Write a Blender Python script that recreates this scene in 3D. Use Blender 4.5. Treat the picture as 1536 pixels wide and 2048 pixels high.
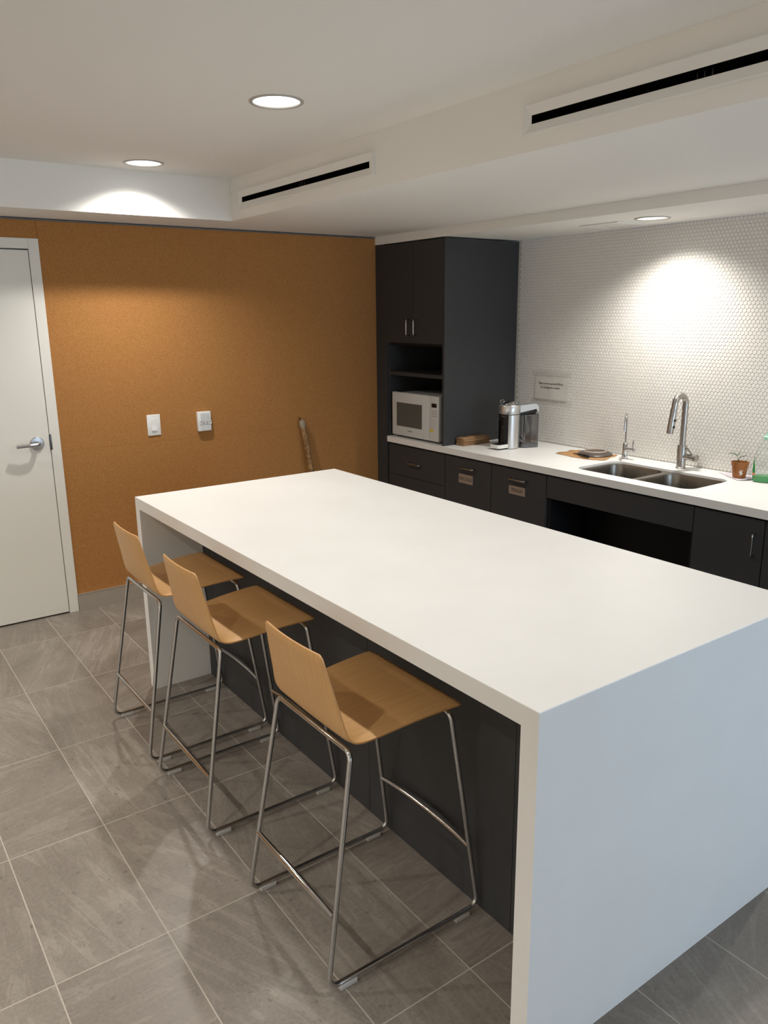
import bpy, bmesh, math, random
from mathutils import Vector, Matrix, noise as mnoise
random.seed(7)
S = bpy.context.scene
for _o in list(bpy.data.objects): bpy.data.objects.remove(_o)
PI = math.pi
V = Vector

# ------------------------------------------------------------------ camera
yaw, pitch, roll, FPX = -0.6192, -0.2468, -0.0107, 1570.97
fw = V((-math.sin(yaw)*math.cos(pitch), math.cos(yaw)*math.cos(pitch), math.sin(pitch)))
rt = V((math.cos(yaw), math.sin(yaw), 0)); up = rt.cross(fw)
rt2 = rt*math.cos(roll)+up*math.sin(roll); up2 = -rt*math.sin(roll)+up*math.cos(roll)
cd = bpy.data.cameras.new('camera'); cam = bpy.data.objects.new('camera', cd)
S.collection.objects.link(cam)
M = Matrix((rt2, up2, -fw)).transposed().to_4x4(); M.translation = V((-1.0724, -0.978, 1.6876))
cam.matrix_world = M
cd.sensor_fit = 'VERTICAL'; cd.sensor_height = 36.0; cd.lens = 36.0*FPX/2048; cd.clip_start = .02
S.camera = cam

# ------------------------------------------------------------------ light settings, world, exposure
S.view_settings.view_transform = 'Standard'; S.view_settings.look = 'None'
S.view_settings.gamma = 1; S.view_settings.use_curve_mapping = False
S.view_settings.exposure = 0.0
SPOT_W = 52.0            # each recessed downlight over the room
SPOT_W_KITCHEN = 72.0    # the one over the sink
SPOT_W_SIDE = 52.0       # the row over the aisle at the left, and the added row by the left wall
SPOT_COL = (1.0, .96, .90)
SPOT_ANGLE = math.radians(134); SPOT_BLEND = 1.0
LENS_E = 4.0
DAY_W = 86.0; DAY_COL = (.63, .775, 1.0)
w = bpy.data.worlds.new('world'); S.world = w; w.use_nodes = True
bg = w.node_tree.nodes['Background']; bg.inputs[0].default_value = (.45, .65, 1, 1); bg.inputs[1].default_value = .6
# daylight just outside the window in the wall behind the camera
ld = bpy.data.lights.new('window_daylight', 'AREA'); ld.shape = 'RECTANGLE'; ld.size = 2.3; ld.size_y = 1.7
ld.energy = DAY_W; ld.color = DAY_COL
lo = bpy.data.objects.new('window_daylight', ld); S.collection.objects.link(lo)
lo.location = (1.55, -3.55, 1.25); 
lo.rotation_euler = V((0, 1, -.05)).to_track_quat('-Z', 'Z').to_euler()

# ------------------------------------------------------------------ helpers
def srgb(r, g, b):
    f = lambda c: (c/255/12.92) if c/255 <= .04045 else ((c/255+.055)/1.055)**2.4
    return (f(r), f(g), f(b), 1)
def mat(name, col, rough=.5, metal=0, spec=.5, emit=None, es=0, coat=0):
    m = bpy.data.materials.new(name); m.use_nodes = True
    b = m.node_tree.nodes['Principled BSDF']
    b.inputs['Base Color'].default_value = col; b.inputs['Roughness'].default_value = rough
    b.inputs['Metallic'].default_value = metal; b.inputs['Specular IOR Level'].default_value = spec
    if coat: b.inputs['Coat Weight'].default_value = coat
    if emit: b.inputs['Emission Color'].default_value = emit; b.inputs['Emission Strength'].default_value = es
    return m
class NG:
    def __init__(s, m): s.m = m; s.t = m.node_tree; s.b = s.t.nodes['Principled BSDF']
    def n(s, typ, **k):
        x = s.t.nodes.new(typ)
        for a, v in k.items():
            if a in ('i',):
                for kk, vv in v.items(): s.put(x.inputs[kk], vv)
            else: setattr(x, a, v)
        return x
    def put(s, sock, v):
        if isinstance(v, bpy.types.NodeSocket): s.t.links.new(v, sock)
        else: sock.default_value = v
    def math(s, op, a, b=0.0, c=0.0):
        x = s.n('ShaderNodeMath', operation=op); s.put(x.inputs[0], a); s.put(x.inputs[1], b); s.put(x.inputs[2], c); return x.outputs[0]
    def mix(s, f, a, b, blend='MIX'):
        x = s.n('ShaderNodeMix', data_type='RGBA', blend_type=blend); s.put(x.inputs[0], f); s.put(x.inputs[6], a); s.put(x.inputs[7], b); return x.outputs[2]
    def noise(s, vec, scale, detail=4, rough=.55, dist=0):
        x = s.n('ShaderNodeTexNoise'); s.put(x.inputs['Vector'], vec); x.inputs['Scale'].default_value = scale
        x.inputs['Detail'].default_value = detail; x.inputs['Roughness'].default_value = rough; x.inputs['Distortion'].default_value = dist
        return x.outputs[0]
    def ramp(s, f, a, b, ca=(0, 0, 0, 1), cb=(1, 1, 1, 1)):
        x = s.n('ShaderNodeValToRGB'); s.put(x.inputs[0], f)
        e = x.color_ramp.elements; e[0].position = a; e[0].color = ca; e[1].position = b; e[1].color = cb
        return x.outputs[0]
    def xyz(s, v):
        x = s.n('ShaderNodeSeparateXYZ'); s.put(x.inputs[0], v); return x.outputs
    def comb(s, x, y, z):
        c = s.n('ShaderNodeCombineXYZ'); s.put(c.inputs[0], x); s.put(c.inputs[1], y); s.put(c.inputs[2], z); return c.outputs[0]
    def bump(s, h, strength, dist=.01):
        x = s.n('ShaderNodeBump'); s.put(x.inputs['Height'], h); x.inputs['Strength'].default_value = strength; x.inputs['Distance'].default_value = dist
        s.t.links.new(x.outputs[0], s.b.inputs['Normal'])
    def pos(s): return s.n('ShaderNodeNewGeometry').outputs['Position']
    def oco(s): return s.n('ShaderNodeTexCoord').outputs['Object']
    def uv(s): return s.n('ShaderNodeTexCoord').outputs['UV']

def new_bm(): return bmesh.new()
def box(bm, x0, x1, y0, y1, z0, z1, bev=0, seg=2, mi=0):
    r = bmesh.ops.create_cube(bm, size=1)
    for v in r['verts']:
        v.co = V(((x0+x1)/2+v.co.x*(x1-x0), (y0+y1)/2+v.co.y*(y1-y0), (z0+z1)/2+v.co.z*(z1-z0)))
    fs = list({f for v in r['verts'] for f in v.link_faces})
    for f in fs: f.material_index = mi
    if bev:
        es = list({e for v in r['verts'] for e in v.link_edges})
        bmesh.ops.bevel(bm, geom=es, offset=bev, segments=seg, profile=.5, affect='EDGES')
    return bm
def fillet(pts, rad, n=6):
    pts = [V(p) for p in pts]; out = [pts[0]]
    for i in range(1, len(pts)-1):
        a, b, c = pts[i-1], pts[i], pts[i+1]
        d1 = (a-b).normalized(); d2 = (c-b).normalized()
        ang = d1.angle(d2)
        if ang > PI-.02: out.append(b); continue
        r = rad[i-1] if isinstance(rad, (list, tuple)) else rad
        t = min(r/math.tan(ang/2), (a-b).length*.49, (c-b).length*.49); r = t*math.tan(ang/2)
        cen = b+(d1+d2).normalized()*(r/math.sin(ang/2))
        p1 = b+d1*t; p2 = b+d2*t; u = p1-cen; w_ = p2-cen; th = u.angle(w_)
        for k in range(n+1):
            q = k/n
            out.append(cen+(u*math.sin((1-q)*th)+w_*math.sin(q*th))/math.sin(th))
    out.append(pts[-1]); return out
def tube(bm, pts, r, seg=12, cap=True, flat=None):
    pts = [V(p) for p in pts]; n = len(pts)
    rs = r if isinstance(r, (list, tuple)) else [r]*n
    tan = [(pts[min(i+1, n-1)]-pts[max(i-1, 0)]).normalized() for i in range(n)]
    ref = V((0, 0, 1)) if abs(tan[0].z) < .9 else V((1, 0, 0))
    u = (ref-tan[0]*ref.dot(tan[0])).normalized(); rings = []
    for i in range(n):
        u = (u-tan[i]*u.dot(tan[i])).normalized(); v = tan[i].cross(u)
        fu, fv = flat[i] if flat else (1, 1)
        rings.append([bm.verts.new(pts[i]+(u*math.cos(2*PI*k/seg)*fu+v*math.sin(2*PI*k/seg)*fv)*rs[i]) for k in range(seg)])
    for a, b in zip(rings, rings[1:]):
        for k in range(seg): bm.faces.new((a[k], a[(k+1) % seg], b[(k+1) % seg], b[k]))
    if cap: bm.faces.new(rings[0][::-1]); bm.faces.new(rings[-1])
    return bm
def lathe(bm, prof, c=(0, 0, 0), seg=32, sx=1, sy=1, cap=True, mtx=None, a0=0, a1=2*PI):
    full = abs(a1-a0-2*PI) < 1e-6; m_ = seg if full else seg+1
    c = V(c); rings = []
    for r, z in prof:
        if r < 1e-6: rings.append([bm.verts.new((0, 0, z))])
        else: rings.append([bm.verts.new((r*sx*math.cos(a0+(a1-a0)*k/seg), r*sy*math.sin(a0+(a1-a0)*k/seg), z)) for k in range(m_)])
    allv = [v for q in rings for v in q]
    for a, b in zip(rings, rings[1:]):
        for k in range(seg):
            k2 = (k+1) % m_
            if len(a) == 1 and len(b) == 1: continue
            if len(a) == 1: bm.faces.new((a[0], b[k2], b[k]))
            elif len(b) == 1: bm.faces.new((a[k], a[k2], b[0]))
            else: bm.faces.new((a[k], a[k2], b[k2], b[k]))
    if cap and full:
        if len(rings[0]) > 1: bm.faces.new(rings[0][::-1])
        if len(rings[-1]) > 1: bm.faces.new(rings[-1])
    for v in allv:
        v.co = (mtx @ v.co if mtx else v.co)+c
    return bm
def rrect(x0, x1, y0, y1, r, n=8):
    out = []
    for cx, cy, a in ((x1-r, y1-r, 0), (x0+r, y1-r, PI/2), (x0+r, y0+r, PI), (x1-r, y0+r, 3*PI/2)):
        for k in range(n+1): out.append((cx+r*math.cos(a+PI/2*k/n), cy+r*math.sin(a+PI/2*k/n)))
    return out
def prism(bm, pts2, z0, z1, f=None):
    """closed outline extruded from z0 to z1; f maps (x,y,z) to the final place"""
    f = f or (lambda x, y, z: (x, y, z))
    a = [bm.verts.new(f(x, y, z0)) for x, y in pts2]; b = [bm.verts.new(f(x, y, z1)) for x, y in pts2]
    n = len(a)
    for k in range(n): bm.faces.new((a[k], a[(k+1) % n], b[(k+1) % n], b[k]))
    bm.faces.new(a[::-1]); bm.faces.new(b); return bm
WORLD = {}
def obj(name, bm, m, parent=None, smooth=True, ang=35, recalc=True):
    me = bpy.data.meshes.new(name)
    if recalc: bmesh.ops.recalc_face_normals(bm, faces=bm.faces[:])
    if parent is not None: bmesh.ops.translate(bm, vec=-WORLD[parent.name], verts=bm.verts[:])
    bm.to_mesh(me); bm.free()
    for mm in (m if isinstance(m, (list, tuple)) else [m]): me.materials.append(mm)
    if smooth:
        for p in me.polygons: p.use_smooth = True
        me.set_sharp_from_angle(angle=math.radians(ang))
    o = bpy.data.objects.new(name, me); S.collection.objects.link(o)
    if parent is not None: o.parent = parent; WORLD[o.name] = WORLD[parent.name]
    else: WORLD[o.name] = V((0, 0, 0))
    return o
def tag(o, label, cat, group=None, kind=None):
    o['label'] = label; o['category'] = cat
    if group: o['group'] = group
    if kind: o['kind'] = kind
    return o
def thing(name, label, cat, loc, group=None, kind=None):
    o = bpy.data.objects.new(name, None); S.collection.objects.link(o)
    o.location = loc; o.empty_display_size = .05; WORLD[o.name] = V(loc)
    return tag(o, label, cat, group, kind)
def struct(name, bm, m, label=None, **k):
    o = obj(name, bm, m, **k); o['kind'] = 'structure'; o['category'] = name.split('_')[0]
    if label: o['label'] = label
    return o
def bar_handle(bm, p, q, out, r=.005, stand=.03):
    p, q, out = V(p), V(q), V(out)
    return tube(bm, fillet([p, p+out*stand, q+out*stand, q], .012, 5), r, 10)
def text_bm(txt, size, org, xdir, zdir, align='CENTER', extr=.0003, space=1.0):
    c = bpy.data.curves.new('t', 'FONT'); c.body = txt; c.size = size; c.align_x = align; c.align_y = 'CENTER'
    c.extrude = extr; c.space_character = space; c.resolution_u = 3
    o = bpy.data.objects.new('t', c); S.collection.objects.link(o); bpy.context.view_layer.update()
    me = bpy.data.meshes.new_from_object(o.evaluated_get(bpy.context.evaluated_depsgraph_get()))
    bm = new_bm(); bm.from_mesh(me)
    x, z = V(xdir), V(zdir); n = x.cross(z)
    for v in bm.verts: v.co = V(org)+x*v.co.x+z*v.co.y+n*v.co.z
    bpy.data.objects.remove(o); bpy.data.curves.remove(c); bpy.data.meshes.remove(me)
    return bm
def plate(bm, us, vs, skip, f, circles=(), mi=0):
    """grid of quads over us x vs; cells in skip left open; circles=(u,v,r) opened inside their own square cell"""
    sq = {}
    for (cu, cv, r) in circles:
        s = r*1.25; us = us+[cu-s, cu+s]; vs = vs+[cv-s, cv+s]; sq[(cu, cv)] = (r, s)
    us = sorted(set(round(u, 5) for u in us)); vs = sorted(set(round(v, 5) for v in vs)); cache = {}
    def vert(u, v):
        k = (round(u, 5), round(v, 5))
        if k not in cache: cache[k] = bm.verts.new(f(u, v))
        return cache[k]
    for a, b in zip(us, us[1:]):
        for c, d in zip(vs, vs[1:]):
            mu, mv = (a+b)/2, (c+d)/2
            if any(x0 < mu < x1 and y0 < mv < y1 for x0, x1, y0, y1 in skip): continue
            hit = [(k, x) for k, x in sq.items() if abs(k[0]-mu) < 1e-4 and abs(k[1]-mv) < 1e-4]
            if hit:
                (cu, cv), (r, s) = hit[0]; N = 32; inn = []; out = []
                for k in range(N):
                    t = 2*PI*k/N+PI/4; ct, st = math.cos(t), math.sin(t); q = s/max(abs(ct), abs(st))
                    inn.append(bm.verts.new(f(cu+r*ct, cv+r*st))); out.append(vert(cu+q*ct, cv+q*st))
                for k in range(N): bm.faces.new((inn[k], out[k], out[(k+1) % N], inn[(k+1) % N]))
            else: bm.faces.new((vert(a, c), vert(b, c), vert(b, d), vert(a, d)))
    return bm

# ------------------------------------------------------------------ materials
def paint(name, col, rough=.6, bump=.03, spec=.3):
    m = mat(name, col, rough, spec=spec); g = NG(m); g.bump(g.noise(g.pos(), 220, 3), bump, .002); return m
M_ceil = paint('white_ceiling_paint', srgb(232, 230, 225), .8)
M_wall = paint('white_wall_paint', srgb(222, 219, 212), .7)
M_door = paint('white_door_paint', srgb(222, 220, 212), .45)
M_top = mat('white_solid_surface', srgb(232, 230, 226), .38, spec=.4)
g = NG(M_top); n = g.noise(g.pos(), 5, 5, .6)
g.put(g.b.inputs['Base Color'], g.mix(n, srgb(227, 226, 222), srgb(235, 234, 231))); g.put(g.b.inputs['Roughness'], g.math('MULTIPLY_ADD', n, .12, .33))
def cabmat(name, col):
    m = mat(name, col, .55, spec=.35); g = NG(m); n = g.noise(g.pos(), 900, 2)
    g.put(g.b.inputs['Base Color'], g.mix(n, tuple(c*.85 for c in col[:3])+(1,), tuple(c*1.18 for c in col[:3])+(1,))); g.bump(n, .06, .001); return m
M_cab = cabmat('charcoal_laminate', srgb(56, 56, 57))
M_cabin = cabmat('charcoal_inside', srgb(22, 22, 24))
M_black = mat('black_plastic', srgb(16, 16, 17), .35)
M_void = mat('dark_void', srgb(8, 8, 8), .9, spec=.1)
M_chrome = mat('chrome', (.56, .56, .56, 1), .1, 1)
M_steel = mat('brushed_steel', (.42, .40, .37, 1), .3, 1)
g = NG(M_steel); p = g.xyz(g.pos()); n = g.noise(g.comb(g.math('MULTIPLY', p[0], 300.0), g.math('MULTIPLY', p[1], 300.0), g.math('MULTIPLY', p[2], 6.0)), 1, 2)
g.put(g.b.inputs['Roughness'], g.math('MULTIPLY_ADD', n, .2, .2)); g.bump(n, .03, .001)
M_sink = M_steel.copy(); M_sink.name = 'sink_steel'; M_sink.node_tree.nodes['Principled BSDF'].inputs['Base Color'].default_value = (.27, .25, .22, 1)
M_satin = mat('satin_chrome', (.45, .45, .45, 1), .33, 1)
M_nickel = mat('satin_nickel', (.40, .38, .34, 1), .25, 1)
M_silver = mat('silver_plastic', (.62, .62, .61, 1), .3, .85)
M_white = mat('white_plastic', srgb(225, 224, 220), .4)
M_offwhite = mat('pale_grey_plastic', srgb(205, 205, 203), .4)
M_glide = mat('pale_nylon', srgb(196, 194, 190), .5)
M_paper = mat('white_paper', srgb(214, 211, 204), .8)
M_ink = mat('black_ink', srgb(28, 28, 30), .7)
M_grey_ink = mat('grey_ink', srgb(120, 120, 122), .7)
M_tape = mat('clear_tape', srgb(200, 198, 190), .25)
M_plaque = mat('tan_plaque', srgb(150, 132, 116), .45)
M_plate = mat('dark_brown_stoneware', srgb(82, 73, 66), .35)
M_rim = mat('worn_pale_foot_ring', srgb(176, 160, 146), .6)
M_pot = mat('terracotta_plastic', srgb(148, 88, 36), .5)
M_soil = mat('potting_soil', srgb(40, 28, 20), .95)
M_leaf = mat('leaf_green', srgb(58, 92, 46), .45); M_stem = mat('stem_green', srgb(92, 104, 58), .55)
M_green = mat('green_soap', srgb(10, 138, 58), .15)
M_yellow = mat('yellow_sticker', srgb(214, 190, 30), .5)
M_orange = mat('orange_label', srgb(214, 130, 80), .5)
M_glassdark = mat('dark_oven_glass', srgb(88, 88, 84), .2)
M_slate = mat('grey_porcelain_skirting', srgb(158, 149, 138), .4)
M_trimedge = mat('pale_metal_edge', (.6, .58, .55, 1), .35, .8)
M_grout = mat('pale_grout', srgb(198, 194, 187), .8)
M_tile = mat('white_glazed_tile', srgb(226, 223, 217), .3, spec=.45)
M_kraft = mat('brown_kraft_paper', srgb(178, 134, 88), .8)
g = NG(M_kraft); g.put(g.b.inputs['Base Color'], g.mix(g.noise(g.pos(), 60, 4), srgb(160, 116, 72), srgb(196, 152, 106)))
M_card = mat('brown_cardboard', srgb(130, 98, 64), .85)
g = NG(M_card); p = g.xyz(g.pos()); n = g.noise(g.comb(g.math('MULTIPLY', p[0], 8.0), g.math('MULTIPLY', p[1], 30.0), g.math('MULTIPLY', p[2], 260.0)), 1, 3)
g.put(g.b.inputs['Base Color'], g.mix(g.ramp(n, .35, .65), srgb(92, 66, 42), srgb(168, 130, 90)))
def clear(name, tint, gloss=.12, rough=.05):
    m = bpy.data.materials.new(name); m.use_nodes = True; t = m.node_tree; t.nodes.clear()
    o = t.nodes.new('ShaderNodeOutputMaterial'); a = t.nodes.new('ShaderNodeBsdfTransparent'); b = t.nodes.new('ShaderNodeBsdfGlossy'); x = t.nodes.new('ShaderNodeMixShader')
    a.inputs[0].default_value = tint; b.inputs['Roughness'].default_value = rough; x.inputs[0].default_value = gloss
    t.links.new(a.outputs[0], x.inputs[1]); t.links.new(b.outputs[0], x.inputs[2]); t.links.new(x.outputs[0], o.inputs[0]); return m
M_smoke = clear('smoked_clear_plastic', (.55, .55, .56, 1), .14, .12)
M_clear = clear('clear_plastic', (.96, .98, .97, 1), .07)
M_lens = mat('lamp_lens', (.9, .92, .95, 1), .4, emit=(.97, .99, 1, 1), es=LENS_E)
# specular facetted reflector of the downlights
M_refl = mat('white_reflector', (.93, .93, .95, 1), .35, .6)
M_ring = mat('pale_grey_trim', srgb(172, 167, 160), .45)
# cork-coloured wall covering
M_cork = mat('orange_cork_wall_covering', srgb(176, 116, 58), .85, spec=.15)
g = NG(M_cork); P_ = g.pos(); n1 = g.noise(P_, 260, 3, .7); n2 = g.noise(P_, 2.2, 3); p = g.xyz(P_)
c = g.mix(g.ramp(n1, .33, .68), srgb(134, 88, 42), srgb(193, 141, 87)); c = g.mix(g.math('MULTIPLY', n2, .25), c, srgb(158, 106, 52))
seam = g.math('LESS_THAN', g.math('ABSOLUTE', g.math('SUBTRACT', p[2], .957)), .0012)
seam2 = g.math('MULTIPLY', g.math('LESS_THAN', g.math('ABSOLUTE', g.math('ADD', p[0], .008)), .0015), g.math('GREATER_THAN', p[2], 2.09))
c = g.mix(g.math('MAXIMUM', g.math('MULTIPLY', seam, .25), g.math('MULTIPLY', seam2, .6)), c, srgb(84, 52, 24))
g.put(g.b.inputs['Base Color'], c); g.bump(n1, .25, .002)
# floor tiles: 0.30 x 0.60 m, straight grid
TX, TY, OX, OY = .3015, .599, .1045, .302
M_floor = mat('grey_stone_floor_tile', srgb(130, 124, 116), .4, spec=.45)
g = NG(M_floor); P_ = g.pos(); p = g.xyz(P_)
fx = g.math('DIVIDE', g.math('SUBTRACT', p[0], OX), TX); fy = g.math('DIVIDE', g.math('SUBTRACT', p[1], OY), TY)
ix = g.math('FLOOR', fx); iy = g.math('FLOOR', fy)
dx = g.math('MULTIPLY', g.math('PINGPONG', fx, .5), TX); dy = g.math('MULTIPLY', g.math('PINGPONG', fy, .5), TY)
gr = g.math('LESS_THAN', g.math('MINIMUM', dx, dy), .0017)
wn = g.n('ShaderNodeTexWhiteNoise', noise_dimensions='2D'); g.put(wn.inputs[0], g.comb(ix, iy, 0.0))
rc = g.xyz(wn.outputs['Color']); r1, r2, r3 = rc[0], rc[1], rc[2]
ang_ = g.math('ADD', g.math('MULTIPLY_ADD', r2, .9, -.45), g.math('MULTIPLY', g.math('GREATER_THAN', r1, .62), 1.4))
ca, sa = g.math('COSINE', ang_), g.math('SINE', ang_)
lx = g.math('SUBTRACT', g.math('MULTIPLY', p[0], ca), g.math('MULTIPLY', p[1], sa)); ly = g.math('ADD', g.math('MULTIPLY', p[0], sa), g.math('MULTIPLY', p[1], ca))
off = g.math('MULTIPLY', r1, 37.0)
cloud = g.noise(g.comb(g.math('ADD', g.math('MULTIPLY', lx, 3.0), off), g.math('MULTIPLY', ly, 1.5), off), 1.6, 6, .62, .5)
streak = g.noise(g.comb(g.math('ADD', g.math('MULTIPLY', lx, 26.0), off), g.math('MULTIPLY', ly, 3.0), off), 1, 5, .62, 1.0)
fine = g.noise(g.comb(p[0], p[1], off), 95, 4, .7)
c = g.mix(g.ramp(cloud, .3, .72), srgb(106, 98, 89), srgb(164, 156, 145))
sm = g.math('MULTIPLY', g.ramp(streak, .55, .72), g.math('MULTIPLY', r3, .42))
c = g.mix(sm, c, srgb(188, 180, 168))
c = g.mix(g.math('MULTIPLY', g.ramp(streak, .46, .3), .38), c, srgb(92, 82, 73))
c = g.mix(.4, c, g.ramp(fine, .2, .8, srgb(98, 91, 84), srgb(165, 157, 146)))
c = g.mix(g.math('MULTIPLY', g.ramp(g.noise(g.comb(p[0], p[1], off), 34, 3, .6), .66, .74), .5), c, srgb(70, 62, 55))
c = g.mix(g.math('MULTIPLY', r1, .3), c, srgb(98, 88, 80))
c = g.mix(gr, c, srgb(172, 163, 150))
g.put(g.b.inputs['Base Color'], c)
g.put(g.b.inputs['Roughness'], g.math('ADD', g.math('MULTIPLY_ADD', fine, .2, .27), g.math('MULTIPLY', gr, .3)))
g.bump(g.math('SUBTRACT', g.math('ADD', g.math('MULTIPLY', fine, .35), g.math('MULTIPLY', streak, .5)), g.math('MULTIPLY', gr, .5)), .22, .004)
# oak plywood of the stools, grain runs along the bent sheet (UV)
M_oak = mat('oak_plywood', srgb(206, 160, 104), .38, spec=.45)
g = NG(M_oak); u = g.xyz(g.uv()); n1 = g.noise(g.comb(g.math('MULTIPLY', u[0], 5.0), g.math('MULTIPLY', u[1], 150.0), 0.0), 1, 4, .65, .3)
n2 = g.noise(g.comb(g.math('MULTIPLY', u[0], 2.0), g.math('MULTIPLY', u[1], 16.0), 4.0), 1, 3)
c = g.mix(g.ramp(n1, .3, .72), srgb(190, 146, 94), srgb(209, 167, 113)); c = g.mix(g.math('MULTIPLY', n2, .35), c, srgb(198, 150, 94))
g.put(g.b.inputs['Base Color'], c)
M_ply = mat('oak_plywood_edge', srgb(196, 148, 92), .45)
M_bark = mat('peeled_bark', srgb(140, 104, 66), .85)
g = NG(M_bark); p = g.xyz(g.pos()); n = g.noise(g.comb(g.math('MULTIPLY', p[0], 60.0), g.math('MULTIPLY', p[1], 60.0), g.math('MULTIPLY', p[2], 26.0)), 1, 5, .7, .8)
g.put(g.b.inputs['Base Color'], g.mix(g.ramp(n, .4, .62), srgb(88, 60, 34), srgb(178, 136, 88))); g.bump(n, .6, .006)
M_barktip = mat('weathered_stick_end', srgb(150, 138, 118), .8)

# ------------------------------------------------------------------ setting
XL, YN, YW, XW = -3.6, -3.3, 3.643, 2.7985
HC, HS, HS2, XS, YS, XK = 2.4107, 2.196, 2.1435, .935, 3.261, 2.169
b = new_bm(); box(b, XL-.1, XW+.1, YN-.1, YW+.1, -.1, 0)
struct('floor', b, M_floor, 'grey stone tile floor laid in a straight grid', smooth=False)
ROOM = [(.38, 3.04), (.38, 1.68), (.38, .32), (-1.6, 3.04), (-1.6, 1.68), (-1.6, .32), (-3.1, -2.2), (-3.1, -.6), (-3.1, 1.0), (-3.1, 2.6)]  # row nearest the left wall is added, to brighten the island's side
ROOM_W = [1.6, .84, .88, 1.3, 1, 1, 3.2, 3.2, 3.2, 1.6]   # lamp strengths in units of SPOT_W / SPOT_W_SIDE
SINKL = [(2.485, 1.65), (2.485, .29)]
AP = .086
b = new_bm(); plate(b, [XL, XS], [YN, YS], [], lambda u, v: (u, v, HC), [(x, y, AP) for x, y in ROOM])
o = struct('ceiling', b, M_ceil, 'white main ceiling with round recessed lights', smooth=False, recalc=False)
md = o.modifiers.new('thickness', 'SOLIDIFY'); md.thickness = .012; md.offset = 1
# L-shaped lower bulkhead: face toward the room with two slots for the air vents, face along the cork wall, undersides
VENTS = [(1.874, 3.146), (-.252, 1.020)]
SL = (2.2775, 2.3035)
b = new_bm()
plate(b, [YN, YS]+[y for a, c in VENTS for y in (a+.037, c-.028)], [HS, HC, SL[0]-.002, SL[1]+.002], [(a+.037, c-.028, SL[0]-.002, SL[1]+.002) for a, c in VENTS], lambda u, v: (XS, u, v))
plate(b, [XL, XS], [HS, HC], [], lambda u, v: (u, YS, v))
plate(b, [XL, XS], [YS, YW+.1], [], lambda u, v: (u, v, HS))
plate(b, [XS, XK], [YN, YS, YW+.1], [], lambda u, v: (u, v, HS))
bmesh.ops.remove_doubles(b, verts=b.verts[:], dist=1e-4)
struct('trim_1', b, M_ceil, 'white dropped ceiling bulkhead with two slot air vents', smooth=False)
b = new_bm()
plate(b, [YN, YW+.1], [HS2, HS], [], lambda u, v: (XK, u, v))
plate(b, [XK, XW], [YN, YW+.1], [], lambda u, v: (u, v, HS2), [(x, y, AP*.92) for x, y in SINKL])
bmesh.ops.remove_doubles(b, verts=b.verts[:], dist=1e-4)
struct('trim_2', b, M_ceil, 'lower white soffit above the sink counter', smooth=False)
# cork wall with the doorway left open
b = new_bm()
for x0, x1, z0, z1 in ((XL, -1.03, 0, HS-.012), (-1.03, -.007, 2.093, HS-.012), (-.007, XW+.1, 0, HS-.012)):
    box(b, x0, x1, YW, YW+.1, z0, z1)
struct('wall_far', b, M_cork, 'orange cork-covered wall', smooth=False)
b = new_bm(); box(b, XL, XK+.015, YW-.003, YW+.02, HS-.0115, HS-.005)
struct('trim_3', b, mat('dull_grey_metal', srgb(104, 100, 94), .5, .3), 'thin metal reveal along the top of the cork wall', smooth=False)
b = new_bm(); box(b, XL-.1, XL, YN, YW+.1, 0, HC+.02); struct('wall_left', b, M_wall, 'plain white wall at the left', smooth=False)
# penny tile wall: backing plus every round tile as relief in one mesh
b = new_bm(); box(b, XW+.0018, XW+.1, YN, YW+.1, 0, HS2+.02)
Pt, rows0 = .0215, int(.80/(.0215*.866))
verts = []; faces = []
N = 12; y_lo, y_hi = -1.2, 2.9
for r in range(int(.86/(Pt*.866)), int(HS2/(Pt*.866))):
    z = (r+.5)*Pt*.866
    k0 = int(y_lo/Pt)
    for k in range(k0, int(y_hi/Pt)):
        y = k*Pt+(r % 2)*Pt/2+.003
        if y > y_hi-.012: continue
        i0 = len(verts)
        for rad, xx in ((.01035, XW+.004), (.0101, XW+.0011), (.0088, XW-.0002)):
            for a in range(N):
                t = 2*PI*(a+.5)/N; q = rad*(1+.055*math.cos(6*(t-PI/2)))
                verts.append((xx, y+q*math.cos(t), z+q*math.sin(t)))
        for l in (0, 1):
            for a in range(N):
                faces.append((i0+l*N+a, i0+(l+1)*N+a, i0+(l+1)*N+(a+1) % N, i0+l*N+(a+1) % N))
        faces.append(tuple(i0+2*N+a for a in range(N))[::-1])
me = bpy.data.meshes.new('wall_right')
bverts = [tuple(v.co) for v in b.verts]; b.verts.index_update(); bf = [tuple(v.index for v in f.verts) for f in b.faces]; b.free()
nb = len(bverts)
me.from_pydata(bverts+verts, [], bf+[tuple(i+nb for i in f) for f in faces])
me.materials.append(M_grout); me.materials.append(M_tile)
for i, pl in enumerate(me.polygons): pl.material_index = 0 if i < len(bf) else 1; pl.use_smooth = i >= len(bf)
me.set_sharp_from_angle(angle=math.radians(18))
o = bpy.data.objects.new('wall_right', me); S.collection.objects.link(o); WORLD[o.name] = V((0, 0, 0))
o['kind'] = 'structure'; o['category'] = 'wall'; o['label'] = 'wall of small round white penny tiles behind the sink'
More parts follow.
